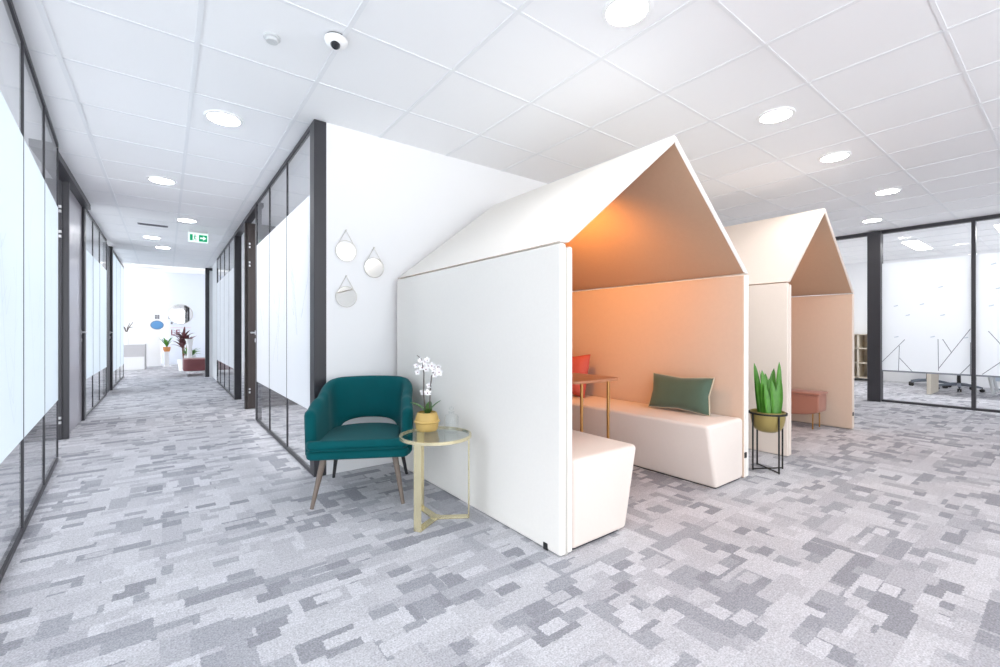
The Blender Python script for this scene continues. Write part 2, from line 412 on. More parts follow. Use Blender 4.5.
# dark end post of the right partition, and posts that carry the doors
def post(name, label, x0, x1, y0, y1, z1=HC, m='dark'):
    o = MB().box(x0, x1, y0, y1, 0, z1, 0.003, 1).build(name, M[m]); return struct(o, label, 'post')
post('trim_1', 'dark vertical end post of the partition behind the armchair', 0.843, 0.928, 3.312, 3.43)
post('trim_2', 'dark door frame post by the grey door with the lever', -0.86, -0.76, 7.06, 7.18)
post('trim_3', 'dark frame post of the far left door', -0.86, -0.76, 10.42, 10.55)
post('trim_4', 'dark frame post between the two doorways on the right', 0.845, 0.91, 6.80, 6.86, m='darkdoor')
post('trim_5', 'dark frame post beyond the second doorway on the right', 0.838, 0.93, 7.84, 7.95)
o = MB().box(-0.86, -0.72, 4.995, 7.18, HC-0.06, HC).build('trim_6', M['dark'], smooth=False); struct(o, 'dark head rail above the left doors', 'trim')
o = MB().box(0.84, 0.92, 5.84, 7.95, HC-0.05, HC).build('trim_7', M['dark'], smooth=False); struct(o, 'dark head rail above the right doorways', 'trim')
# white wall between far partition and the end frame on the right
o = MB().box(0.86, 1.0, 10.9, 12.22, 0, HC).build('wall_right_corridor', M['wall'], smooth=False); struct(o, 'white wall length at the far right of the corridor', 'wall')

def lever(parent, x, y, z, s, d):
    """door lever: rosette, neck, grip; s = side sign along X, d = grip direction along Y"""
    h = MB()
    h.lathe([(0, 0), (0.026, 0), (0.026, 0.008), (0, 0.008)], n=20, mat=Matrix.Translation((x, y, z)) @ Matrix.Rotation(s*PI/2, 4, 'Y'))
    h.tube([(x, y, z), (x+s*0.05, y, z)], 0.009); h.tube([(x+s*0.045, y, z), (x+s*0.05, y+d*0.02, z), (x+s*0.05, y+d*0.13, z)], [0.009, 0.010, 0.009])
    h.lathe([(0, 0), (0.024, 0), (0.024, 0.008), (0, 0.008)], n=20, mat=Matrix.Translation((x, y, z-0.09)) @ Matrix.Rotation(s*PI/2, 4, 'Y'))
    return h.build('door_handle', M['steel'], parent)
# left, first doorway: leaf swung into the room, hinged on the far jamb
d = struct_empty('door_1', 'open dark door leaf with steel hinges on the left of the corridor', 'door')
MB().box(-1.70, -0.80, 5.93, 5.975, 0.008, HC-0.06, 0.002, 1).build('door_leaf', M['dark'], d)
MB().box(-0.835, -0.752, 5.945, 5.99, 0, HC-0.06, 0.003, 1).build('door_jamb', M['dark'], d)
for z in (0.19, 1.98, 2.22):
    h = MB()
    for dz in (-0.022, 0.022): h.tube([(-0.812, 5.924, z+dz-0.012), (-0.812, 5.924, z+dz+0.012)], 0.012)
    h.build('hinge', M['steel'], d)
# left, second door: closed grey leaf
d = struct_empty('door_2', 'closed grey door with a steel lever on the left of the corridor', 'door')
MB().box(-0.83, -0.785, 5.99, 7.06, 0.008, HC-0.06, 0.002, 1).build('door_leaf', M['greydoor'], d)
lever(d, -0.785, 6.99, 1.035, 1, -1)
d = struct_empty('door_3', 'far door with a dark frame on the left of the corridor', 'door')
MB().box(-0.83, -0.79, 9.73, 10.42, 0.008, HC-0.04, 0.002, 1).build('door_leaf', M['dark'], d)
lever(d, -0.79, 10.34, 1.03, 1, -1)
# right, first doorway: open brown leaf on the far jamb
d = struct_empty('door_4', 'open dark brown door leaf in the nearer doorway on the right', 'door')
MB().box(0.875, 1.72, 6.755, 6.80, 0.008, HC-0.06, 0.002, 1).build('door_leaf', M['darkdoor'], d)
for z in (1.95, 2.2, 0.25):
    h = MB()
    for dz in (-0.022, 0.022): h.tube([(0.895, 6.748, z+dz-0.012), (0.895, 6.748, z+dz+0.012)], 0.011)
    h.build('hinge', M['steel'], d)
MB().box(0.842, 0.90, 5.84, 5.90, 0, HC-0.05, 0.003, 1).build('door_jamb', M['dark'], d)
lever(d, 0.842, 5.87, 1.03, -1, -1)
# frame at the corridor end
d = struct_empty('door_5', 'dark open door frame at the far right end of the corridor', 'door')
MB().box(0.725, 0.80, 12.2, 12.36, 0, 2.52, 0.003, 1).build('jamb', M['dark'], d)
MB().box(0.80, 1.35, 12.19, 12.22, 2.46, 2.52, 0.003, 1).build('lintel', M['dark'], d)

# ---- right-hand glass wall (X = 8.55) ------------------------------------
XR = 8.55
root = struct_empty('window_6', 'glass wall of the room on the right with frosted film of birds and lines', 'glass wall')
MB().box(XR-0.03, XR+0.05, -3.0, 3.316, HC-0.055, HC).build('top_rail', M['dark'], root, False)
MB().box(XR-0.03, XR+0.05, -3.0, 1.83, 0, 0.03).build('bottom_rail', M['dark'], root, False)
MB().box(XR-0.10, XR+0.06, 1.815, 1.97, 0, HC-0.02, 0.003, 1).build('post', M['dark'], root)
for ym in (0.876, -0.1, -1.1, -2.1):
    MB().box(XR-0.025, XR+0.045, ym-0.02, ym+0.02, 0.03, HC-0.055).build('mullion', M['dark'], root, False)
fcam, aa = 441.3, math.atan2(334, 441.3); cs_, ss_ = math.cos(aa), math.sin(aa)
# printed motif measured on the film as (distance along the wall, height)
def F(y, z): return (XR-0.0045, y, z)
motif = [  # line segments of the mountain-like motif, (Y,z) pairs
 ((1.62, 0.84), (1.63, 0.47)), ((1.82, 0.585), (1.56, 0.93)), ((1.62, 0.66), (1.48, 0.47)),
 ((1.215, 0.94), (1.21, 0.50)), ((1.21, 0.53), (0.905, 1.08)), ((1.17, 0.94), (1.08, 0.75)),
 ((0.905, 0.90), (0.905, 0.47)), ((0.905, 0.61), (1.00, 0.47)), ((0.905, 0.61), (0.86, 0.5)),
 ((0.745, 1.05), (0.50, 0.66)), ((0.80, 0.48), (0.48, 0.82)), ((0.46, 0.95), (0.46, 0.5)), ((0.46, 0.65), (0.30, 0.47)),
 ((0.2, 0.5), (-0.02, 1.05)), ((-0.05, 0.9), (-0.3, 0.5)), ((-0.6, 0.95), (-0.6, 0.5)), ((-0.4, 0.5), (-0.85, 1.0))]
birds = [(1.66, 1.42), (1.38, 1.43), (1.53, 1.28), (1.17, 1.27), (1.19, 1.66), (1.655, 0.965+.0), (1.27, 0.95+.02), (0.95, 0.96), (0.70, 1.92), (0.66, 1.6), (0.72, 1.38), (0.5, 1.75), (0.58, 1.0), (-.2, 1.5), (-.5, 1.3), (-.4, 1.8)]
ys = [1.815, 0.876, -0.1, -1.1, -2.1, -3.0]
for yb, ya in zip(ys, ys[1:]):
    pane = MB(); bm = bmesh.new(); vs = [bm.verts.new(p) for p in ((XR, ya, .03), (XR, yb, .03), (XR, yb, HC-.055), (XR, ya, HC-.055))]; bm.faces.new(vs); pane.merge(bm)
    pane.build('pane', M['glassR'], root, False)
    fm = MB(); bm = bmesh.new(); vs = [bm.verts.new(p) for p in ((XR-.004, ya, .46), (XR-.004, yb, .46), (XR-.004, yb, 2.06), (XR-.004, ya, 2.06))]; bm.faces.new(vs); fm.merge(bm)
    strip(fm, F(ya, .462), F(yb, .462), .022, (-1, 0, 0), 1)
    for p, q in motif:
        if ya < min(p[0], q[0])+.01 and max(p[0], q[0]) < yb+.01: strip(fm, F(*p), F(*q), .008, (-1, 0, 0), 1)
    for by, bz in birds:
        if ya+.05 < by < yb-.05:
            strip(fm, F(by, bz), F(by-.024, bz+.009), .014, (-1, 0, 0), 2); strip(fm, F(by, bz), F(by+.022, bz-.004), .012, (-1, 0, 0), 2)
    fm.build('frosted_film', [M['film'], M['filmline'], M['filmpale']], root, False)

# ------------------------------------------------------------------ booths
def booth(x0, x1, yf, yb, zc, za, label, group, bench=True, fab='fabric'):
    """gabled felt booth, open towards -Y"""
    root = thing('booth', label, 'booth', ((x0+x1)/2, (yf+yb)/2, 0), 0, group)
    T = Matrix.Translation((-(x0+x1)/2, -(yf+yb)/2, 0))
    X = lambda v: v-(x0+x1)/2
    Y = lambda v: v-(yf+yb)/2
    w = x1-x0; xm = 0.0; h = w/2
    for s in (-1, 1):
        # outer upholstered side panel
        a, b = sorted((s*h, s*(h-0.040)))
        pn = MB().box(a, b, Y(yf), Y(yb), 0.003, zc-0.006, 0.011, 3).build('side_panel', M[fab], root)
        a, b = sorted((s*(h-0.050), s*(h-0.082)))
        pd = MB().box(a, b, Y(yf)-0.002, Y(yb)-0.04, 0.004, zc-0.016, 0.012, 3)
        for f in pd.bm.faces:
            f.normal_update()
            if f.normal.x*s < -0.3 or f.normal.z > 0.5: f.material_index = 1
        pd.build('inner_pad', [M[fab], M['lining']], pn)
        a, b = sorted((s*(h-0.036), s*(h-0.055)))
        MB().box(a, b, Y(yf)+0.006, Y(yb)-0.05, 0.0, zc-0.03).build('seam_strip', M['seam'], pn, False)
        a, b = sorted((s*(h+0.002), s*(h-0.010)))
        ft = MB()
        if s < 0 and not bench: ft.bm.free()
        elif s < 0: ft.box(-h-0.003, -h+0.01, Y(yf)+0.085, Y(yf)+0.115, 0.0, 0.034, 0.002, 1)
        else: ft.box(h-0.075, h-0.045, Y(yf)-0.006, Y(yf)+0.01, 0.145, 0.185, 0.002, 1)
        if s > 0 or bench: ft.build('black_clip', M['black'], pn)
        # roof slab: outer felt, inside lining darkened for the shade under the roof
        pr = [(s*(h), zc), (0, za), (0, za-0.048), (s*(h-0.058), zc)]
        rf = MB().prism(pr, 'y', Y(yf)-0.001, Y(yb), 0.010, 3)
        for f in rf.bm.faces:
            if f.normal.z < -0.3 and abs(f.normal.x) > 0.3 and abs(f.normal.y) < 0.3: f.material_index = 1
        rf.build('roof_panel', [M[fab], M['liningshade']], root)
    gp = MB().prism([(-h+0.05, 0.012), (h-0.05, 0.012), (h-0.05, zc), (0, za-0.06), (-h+0.05, zc)], 'y', Y(yb)-0.04, Y(yb)-0.001, 0.006, 2)
    gp.build('back_panel', M['lining'], root)
    if bench:
        for s in (-1, 1):
            xi = s*(h-0.083)
            dt, db = (0.505, 0.405) if s < 0 else (0.492, 0.378)
            poly = [(xi, 0.006), (xi, 0.432), (xi-s*dt, 0.432), (xi-s*db, 0.006)]
            MB().prism(poly, 'y', Y(yf)+0.001, Y(yb)-0.045, 0.026, 4).build('bench', M['bench'], root)
            MB().box(*sorted((xi-s*0.02, xi-s*0.355)), Y(yf)+0.02, Y(yb)-0.06, 0, 0.012).build('plinth', M['black'], root, False)
    # small spotlight under the near roof slope
    lp = MB().lathe([(0, 0), (0.04, 0), (0.045, 0.05), (0.02, 0.055), (0.02, 0.10), (0, 0.10)], c=(-0.26, Y(2.40), 1.84), n=24).build('spotlight', M['white'], root)
    MB().lathe([(0, -0.002), (0.034, -0.002), (0, -0.001)], c=(-0.26, Y(2.40), 1.84), n=24).build('lamp_lens', M['warmlens'], lp)
    return root

b1 = booth(1.443, 3.337, 1.447, 3.25, 1.455, 2.200, 'larger looking nearer gabled booth in off-white felt with two benches and a warm orange interior', 'gabled felt booths')
b2 = booth(4.110, 5.890, 1.479, 3.25, 1.455, 2.220, 'farther gabled booth in off-white felt behind the plant stand, holding a pink ottoman', 'gabled felt booths', bench=False, fab='fabricshade')
def warm(b, x, y, z, tx, ty, tz, power, spread, col=(1.0, 0.50, 0.17)):
    L = bpy.data.lights.new('booth_lamp', 'SPOT'); L.energy = power; L.color = col; L.spot_size = spread; L.spot_blend = 0.8; L.shadow_soft_size = 0.04
    o = bpy.data.objects.new('booth_lamp', L); COL.objects.link(o); o.location = (x, y, z)
    o.rotation_euler = (Vector((tx, ty, tz))-Vector((x, y, z))).to_track_quat('-Z', 'Y').to_euler(); o.parent = b
warm(b1, -0.255, 0.05, 1.825, 0.42, 0.12, 1.68, 44, math.radians(128), (1.0, 0.40, 0.065))
warm(b2, -0.255, -0.1, 1.825, 0.42, -0.25, 1.50, 8, math.radians(150), (1.0, 0.45, 0.16))

# ------------------------------------------------------------------ cushions
def pillow(w, h, t, n=18, pinch=0.10):
    mb = MB(); b = bmesh.new()
    def pt(i, j, s):
        u, v = -1+2*i/n, -1+2*j/n
        px = u*w/2*(1-pinch*(1-abs(v))*abs(u)**2*0.9); pz = v*h/2*(1-pinch*(1-abs(u))*abs(v)**2*1.6)
        th = t/2*((1-u**4)*(1-v**4))**0.55
        return (px, s*th, pz)
    fr = [[b.verts.new(pt(i, j, -1)) for j in range(n+1)] for i in range(n+1)]
    bk = [[fr[i][j] if i in (0, n) or j in (0, n) else b.verts.new(pt(i, j, 1)) for j in range(n+1)] for i in range(n+1)]
    for i in range(n):
        for j in range(n):
            b.faces.new((fr[i][j], fr[i+1][j], fr[i+1][j+1], fr[i][j+1])); b.faces.new((bk[i][j], bk[i][j+1], bk[i+1][j+1], bk[i+1][j]))
    edge = [pt(i, 0, 1) for i in range(n)]+[pt(n, j, 1) for j in range(n)]+[pt(i, n, 1) for i in range(n, 0, -1)]+[pt(0, j, 1) for j in range(n, 0, -1)]
    mb.merge(b); return mb, edge
root = thing('throw_pillow', 'grey-green velvet cushion with pale piping leaning on the nearer booth bench', 'cushion', (3.13, 1.86, 0.434), 0)
mb, edge = pillow(0.50, 0.275, 0.13)
R = Matrix.Translation((0, 0, 0.138)) @ Matrix.Rotation(math.radians(14), 4, 'Y') @ Matrix.Rotation(PI/2, 4, 'Z')
mb.bm.transform(R); mb.build('cover', M['greenpillow'], root, ang=60)
MB().loop_tube([R @ Vector(p) for p in edge], 0.005, 6).build('piping', M['piping'], root)
root = thing('throw_pillow', 'coral red cushion half hidden behind the booth side panel, deep in the nearer booth', 'cushion', (3.085, 2.95, 0.434), 0)
mb, edge = pillow(0.40, 0.40, 0.14)
R = Matrix.Translation((0, 0, 0.198)) @ Matrix.Rotation(math.radians(12), 4, 'Y') @ Matrix.Rotation(PI/2, 4, 'Z')
mb.bm.transform(R); mb.build('cover', M['redpillow'], root, ang=60)
MB().loop_tube([R @ Vector(p) for p in edge], 0.005, 6).build('piping', M['redpillow'], root)

# ------------------------------------------------------------------ booth table
root = thing('booth_table', 'small brown-topped table on thin brass legs between the benches of the nearer booth', 'table', (2.235, 2.25, 0))
def rrect(x0, x1, y0, y1, r, n=6):
    pts = []
    for cx, cy, a0 in ((x1-r, y1-r, 0), (x0+r, y1-r, 90), (x0+r, y0+r, 180), (x1-r, y0+r, 270)):
        for k in range(n+1):
            a = math.radians(a0+90*k/n); pts.append((cx+r*math.cos(a), cy+r*math.sin(a)))
    return pts
MB().prism(rrect(-0.22, 0.23, -0.36, 0.40, 0.05), 'z', 0.712, 0.730, 0.004, 2).build('tabletop', M['walnut'], root)
for lx, ly in ((-0.138, -0.335), (0.12, -0.335), (-0.138, 0.35), (0.12, 0.35)):
    MB().tube([(lx, ly, 0), (lx, ly, 0.712)], 0.010, 12).build('leg', M['brassdark'], root)

# ------------------------------------------------------------------ ottoman in the far booth
root = thing('ottoman', 'dusty pink rounded ottoman on thin brass legs inside the farther booth', 'ottoman', (5.60, 2.04, 0))
prof = []
for k in range(17):
    a = PI*k/16
    prof.append((0.36*math.cos(a), 0.20-0.065*math.sin(a)))
poly = [(0.36, 0.375), (0.36, 0.20)]+prof[1:-1]+[(-0.36, 0.20), (-0.36, 0.375)]
MB().prism(poly, 'x', -0.13, 0.13, 0.018, 3).build('seat', M['pink'], root)
MB().box(-0.145, 0.145, -0.37, 0.37, 0.365, 0.39, 0.010, 3).build('top_pad', M['pink'], root)
for lx in (-0.10, 0.10):
    for ly in (-0.30, 0.12):
        MB().tube([(lx, ly, 0), (lx, ly, 0.19)], 0.007, 10).build('leg', M['brassdark'], root)

# ------------------------------------------------------------------ teal armchair
root = thing('armchair', 'teal velvet armchair with tapered wooden legs in front of the white wall', 'armchair', (1.045, 2.855, 0), math.radians(-28))
def sm(a, b, x):
    t = min(1, max(0, (x-a)/(b-a))); return t*t*(3-2*t)
def shell():
    rows = []
    NS = 72
    us = [(-1+2*i/NS) for i in range(NS+1)]
    def section(s, extra=0.0, thin=1.0):
        u = abs(s); sg = 1 if s >= 0 else -1
        if u > 0.55:
            t = (u-0.55)/0.45
            x, y = sg*(0.256+0.024*t), 0.03-0.250*t; nx, ny = sg*1.0, 0.0
        else:
            ph = u/0.55*PI/2
            x = sg*0.256*math.sin(ph)**0.82 if ph > 0 else 0.0; y = 0.03+0.245*math.cos(ph)**0.82 if ph < PI/2-1e-6 else 0.03
            nx, ny = sg*math.sin(ph), math.cos(ph); l = math.hypot(nx, ny); nx, ny = nx/l, ny/l
        y -= extra
        zt = 0.618 + 0.090*sm(0.70, 0.22, u) + 0.012*(1-u)
        zt -= 0.045*sm(0.74, 1.0, u)
        zb = 0.285
        if u < 0.42:
            arch = 0.365+0.064*math.sqrt(max(0, 1-(u/0.29)**2)) if u < 0.29 else 0.365
            zb = 0.285+(arch-0.285)*sm(0.42, 0.32, u)
        th = (0.034-0.004*sm(0.6, 0.2, u))*thin
        if thin < 1: zt -= (1-thin)*0.03; zb += (1-thin)*0.02
        lean = 0.05*sm(0.62, 0.25, u)
        flare = 0.012
        pts = []
        def at(off, z):
            k = (z-0.30)/0.45
            o_ = off + lean*k + flare*k*(1 if u > .3 else .5)
            return Vector((x+nx*o_, y+ny*o_, z))
        r = th
        pts.append(at(-th*0.6, zb)); pts.append(at(-th, zb+0.02))
        for q in (0.25, 0.5, 0.75): pts.append(at(-th, zb+0.02+(zt-r-zb-0.02)*q))
        for k in range(0, 7):
            a = PI-PI*k/6; pts.append(at(r*math.cos(a), zt-r+r*math.sin(a)))
        for q in (0.75, 0.5, 0.25): pts.append(at(th, zb+0.02+(zt-r-zb-0.02)*q))
        pts.append(at(th, zb+0.02)); pts.append(at(th*0.6, zb))
        return pts
    for k in (3, 2, 1):
        a = k/3*PI/2*0.93; rows.append(section(-1, 0.036*math.sin(a), math.cos(a)))
    rows += [section(s) for s in us]
    for k in (1, 2, 3):
        a = k/3*PI/2*0.93; rows.append(section(1, 0.036*math.sin(a), math.cos(a)))
    mb = MB(); mb.grid(rows, closed_u=True)
    mb.bm.verts.ensure_lookup_table()
    n = len(rows[0]); tot = len(mb.bm.verts)
    b = mb.bm
    b.faces.new([b.verts[i] for i in range(n)]); b.faces.new([b.verts[tot-n+i] for i in reversed(range(n))])
    bmesh.ops.recalc_face_normals(b, faces=list(b.faces))
    return mb
shell().build('backrest_shell', M['velvet'], root, ang=70)
def seat_poly(hw, yf, yb, r=0.06):
    wf = 0.300
    pts = [(-hw, -0.255), (-wf, -0.255), (-wf+0.006, yf+r*.5), (-wf+r*.5, yf+0.004), (wf-r*.5, yf+0.004), (wf-0.006, yf+r*.5), (wf, -0.255), (hw, -0.255)]
    for k in range(0, 11):
        a = PI*k/10; pts.append((hw*math.cos(a)**1 if True else 0, 0.02+(yb-0.02)*math.sin(a)**0.8 if 0 < k < 10 else 0.02))
    return pts
MB().prism(seat_poly(0.235, -0.312, 0.24), 'z', 0.285, 0.340, 0.018, 4).build('seat_base', M['velvet'], root, ang=60)
cu = MB().prism(seat_poly(0.232, -0.322, 0.235), 'z', 0.342, 0.398, 0.022, 4).build('seat_cushion', M['velvet'], root, ang=60)
MB().tube([(-0.265, -0.319, 0.348), (0.265, -0.319, 0.348)], 0.005, 8).build('piping', M['velvet'], cu)
for sx in (-1, 1):
    o = MB().tube([(sx*0.262, -0.285, 0), (sx*0.205, -0.215, 0.30)], [0.011, 0.020], 14).build('leg', M['legwood'], root)
    o = MB().tube([(sx*0.255, 0.285, 0), (sx*0.205, 0.19, 0.30)], [0.010, 0.018], 14).build('leg', M['legdark'], root); o['label'] = 'dark rear leg'

# ------------------------------------------------------------------ glass side table
TC = (1.20, 2.18)
root = thing('side_table', 'round glass-topped side table with pale brass flat-bar legs beside the booth', 'side table', (*TC, 0))
TZ = 0.465
circ = [(0.195*math.cos(2*PI*k/48), 0.195*math.sin(2*PI*k/48)) for k in range(48)]
rim = MB().lathe([(0.189, TZ-0.012), (0.199, TZ-0.012), (0.199, TZ+0.004), (0.189, TZ+0.004)], n=64, close=True).build('rim', M['brass'], root)
gl = MB().prism([(x*0.97, y*0.97) for x, y in circ], 'z', TZ-0.004, TZ+0.003); gl.build('glass_top', M['tableglass'], root, False)
legdirs = [(-0.160, -0.095), (0.156, -0.10), (0.0, 0.186)]
for lx, ly in legdirs:
    an = math.atan2(ly, lx); rr = 0.186
    m4 = Matrix.Rotation(an, 4, 'Z')
    lb = MB()
    lb.box(rr-0.006, rr+0.002, -0.022, 0.022, 0.0, TZ-0.012, 0.0015, 1, mat=m4)
    lb.box(0.0, rr-0.006, -0.022, 0.022, 0.0, 0.008, 0.0015, 1, mat=m4)
    lb.build('leg', M['brass'], root)
MB().lathe([(0, 0), (0.03, 0), (0.03, 0.010), (0, 0.010)], n=24).build('hub', M['brass'], root)

# orchid
def leaf_mesh(length, width, bend=0.3, fold=0.15, n=10, tip=0.9, base=0.35, mbase=None):
    """blade growing along +Z from the origin, bending towards +Y"""
    rows = []
    for i in range(n+1):
        t = i/n
        w = width/2*(base+(1-base)*math.sin(min(1, t*2)*PI/2))*(max(0.0, 1-t**3.2))**0.75
        ang = bend*t; r = length/max(bend, 1e-3)
        y = r*(1-math.cos(ang)); z = r*math.sin(ang)
        rows.append([(-w, y-fold*w, z+0.0), (-w*0.5, y-fold*w*0.3, z), (0, y, z), (w*0.5, y-fold*w*0.3, z), (w, y-fold*w, z)])
    mb = MB(); mb.grid(rows, thick=0.0016); return mb
root = thing('potted_orchid', 'white orchid in a ridged mustard pot on the glass side table', 'potted plant', (1.208, 2.298, TZ+0.004))
MB().lathe([(0, 0), (0.056, 0), (0.063, 0.010), (0.068, 0.044), (0.076, 0.052), (0.068, 0.060), (0.066, 0.075), (0.055, 0.104), (0.050, 0.106), (0.050, 0.095), (0, 0.092)], n=40).build('pot', M['gold'], root, ang=28)
MB().lathe([(0, 0.096), (0.046, 0.094)], n=24).build('soil', M['soil'], root)
for az, ln, bd, wd, tilt in ((58, 0.125, 0.9, 0.058, 28), (-122, 0.115, 0.5, 0.050, 30), (165, 0.10, 0.5, 0.045, 45), (-50, 0.09, .4, .045, 25)):
    mb = leaf_mesh(ln, wd, bd, 0.2)
    mb.bm.transform(Matrix.Translation((0, 0, 0.09)) @ Matrix.Rotation(math.radians(az), 4, 'Z') @ Matrix.Rotation(-math.radians(tilt), 4, 'X'))
    mb.build('leaf', M['leafdark'], root, ang=60)
def flower(parent, c, face, size=0.030):
    mb = MB()
    for k in range(5):
        a = 2*PI*k/5+PI/2; b = bmesh.new()
        c0 = b.verts.new((0, 0, 0)); ring = []
        for q in range(10):
            aa_ = 2*PI*q/10; px = size*0.62+size*0.48*math.cos(aa_); py = size*0.40*math.sin(aa_)
            ring.append(b.verts.new((px*math.cos(a)-py*math.sin(a), px*math.sin(a)+py*math.cos(a), 0.006*math.cos(aa_*1)+0.004)))
        ctr = b.verts.new((size*0.62*math.cos(a), size*0.62*math.sin(a), 0.0))
        b.verts.remove(c0)
        for q in range(10): b.faces.new((ctr, ring[q], ring[(q+1) % 10]))
        mb.merge(b, 0)
    b = bmesh.new(); bmesh.ops.create_icosphere(b, subdivisions=1, radius=size*0.2); mb.merge(b, 1)
    q = Vector(face).to_track_quat('Z', 'Y').to_matrix().to_4x4()
    mb.bm.transform(Matrix.Translation(c) @ q); return mb.build('flower', [M['petal'], M['petalheart']], parent, ang=60)
camdir = Vector((-0.5, -0.85, 0.1))
perp = Vector((0.8, -0.6, 0))
for (b0, pth) in ((-0.008, [(0, 0), (-0.012, 0.12), (-0.010, 0.24), (-0.022, 0.32), (-0.05, 0.345)]), (0.014, [(0, 0), (0.004, 0.12), (0.012, 0.22), (0.035, 0.28), (0.062, 0.275)])):
    pts = [perp*(b0+a)+Vector((0, 0, 0.09+z)) for a, z in pth]
    MB().tube(pts, [0.0045, 0.0042, 0.0036, 0.003, 0.002], 8).build('stem', M['stem'], root)
rn = random.Random(4)
for a, z in ((-0.060, 0.375), (-0.040, 0.400), (-0.012, 0.395), (0.002, 0.415-.01), (-0.028, 0.362), (-0.055, 0.335), (0.008, 0.372), (-0.006, 0.352), (0.040, 0.350), (0.062, 0.365), (0.070, 0.335), (0.045, 0.320), (0.028, 0.372), (-0.020, 0.22), (0.012, 0.26), (0.004, 0.165+.05)):
    flower(root, perp*a+Vector((0, 0, z))+camdir*rn.uniform(-0.01, 0.03), (camdir.x+rn.uniform(-.5, .5), camdir.y+rn.uniform(-.5, .5), camdir.z+rn.uniform(-.3, .4)), rn.uniform(0.015, 0.021))
# bottle on the table
root = thing('glass_carafe', 'small clear glass carafe with a round stopper on the side table', 'carafe', (1.295, 2.17, TZ+0.004))
MB().lathe([(0, 0.0), (0.036, 0.0), (0.040, 0.006), (0.040, 0.085), (0.034, 0.098), (0.016, 0.104), (0.016, 0.112)], n=36).build('body', M['bottleglass'], root)
MB().lathe([(0, 0.112), (0.018, 0.112), (0.018, 0.118), (0.006, 0.120), (0.013, 0.130), (0.013, 0.140), (0, 0.146)], n=24).build('stopper', M['bottleglass'], root)

# ------------------------------------------------------------------ hanging mirrors
for (mx, mz, lab) in ((1.068, 1.640, 'upper left of the three small round mirrors hung on the white wall'), (1.283, 1.535, 'right-hand one of the three small round mirrors, nearest the booth'), (1.070, 1.300, 'lowest of the three small round mirrors hung on the white wall')):
    root = thing('hanging_mirror', lab, 'mirror', (mx, 3.316, mz), 0, 'small round hanging mirrors')
    MX = Matrix.Rotation(PI/2, 4, 'X')
    MB().lathe([(0.0, 0.007), (0.0745, 0.007), (0.0745, 0.002), (0, 0.002)], n=48, mat=MX).build('mirror_glass', M['mirror'], root, ang=30)
    MB().lathe([(0.0735, 0.001), (0.0785, 0.001), (0.0785, 0.012), (0.0735, 0.012)], n=48, close=True, mat=MX).build('frame', M['chrome'], root)
    st = MB()
    for s in (-1, 1): st.tube([(s*0.055, -0.008, 0.055), (0, -0.006, 0.155)], 0.0022, 6)
    st.build('strap', M['chrome'], root)
    MB().tube([(0, 0, 0.155), (0, -0.014, 0.155)], 0.005, 10).build('nail', M['chrome'], root)

# ------------------------------------------------------------------ snake plant on a wire stand
root = thing('plant_stand', 'black wire plant stand between the two booths', 'plant stand', (3.63, 1.44, 0), math.radians(13))
for k in range(4):
    a = math.radians(45+90*k); MB().tube([(0.119*math.cos(a), 0.119*math.sin(a), 0), (0.119*math.cos(a), 0.119*math.sin(a), 0.43)], 0.006, 8).build('leg', M['blackmetal'], root)
r_ = MB().lathe([(0.121, 0.420), (0.128, 0.420), (0.128, 0.433), (0.121, 0.433)], n=48, close=True); r_.build('ring', M['blackmetal'], root)
for k in range(2):
    a = math.radians(45+90*k); p = Vector((0.119*math.cos(a), 0.119*math.sin(a), 0.008)); q = Vector((-p.x, -p.y, 0.008))
    MB().tube([p, q], 0.005, 8).build('cross_bar', M['blackmetal'], root)
root = thing('snake_plant', 'upright green snake plant in a brass bowl held by the wire stand', 'potted plant', (3.63, 1.44, 0.285))
MB().lathe([(0, 0), (0.055, 0.002), (0.086, 0.018), (0.105, 0.055), (0.113, 0.10), (0.117, 0.155), (0.111, 0.155), (0.107, 0.125), (0, 0.125)], n=44).build('bowl', M['goldbowl'], root, ang=50)
MB().lathe([(0, 0.134), (0.106, 0.130)], n=24).build('soil', M['soil'], root)
rn = random.Random(11)
leaves = [(-0.052, 0.02, 0.36, -5), (-0.045, -0.03, 0.31, -1), (0.052, -0.01, 0.37, 6), (0.038, 0.03, 0.32, 3), (0.0, 0.0, 0.28, 0), (-0.018, 0.045, 0.30, -2), (0.012, -0.05, 0.25, 1), (-0.03, -0.055, 0.22, -3), (0.048, -0.045, 0.26, 4), (0.01, 0.06, 0.28, 2), (-0.06, -0.02, 0.26, -5), (0.025, 0.0, 0.25, -1)]
for a, bpos, ln, tl in leaves:
    mb = leaf_mesh(ln*1.1, rn.uniform(0.050, 0.066), 0.12, 0.35, n=12, base=0.6)
    mb.bm.transform(Matrix.Translation(perp*a+Vector((0.6, 0.8, 0))*bpos+Vector((0, 0, 0.128))) @ Matrix.Rotation(math.radians(-37+rn.uniform(-60, 60)), 4, 'Z') @ Matrix.Rotation(math.radians(rn.uniform(-3, 3)), 4, 'X'))
    # lean sideways along the picture-plane direction
    mb.bm.transform(Matrix.Translation((0, 0, 0.128)) @ Matrix.Rotation(math.radians(tl), 4, Vector((0.6, 0.8, 0))) @ Matrix.Translation((0, 0, -0.128)))
    mb.build('leaf', M['leaf'], root, ang=60)

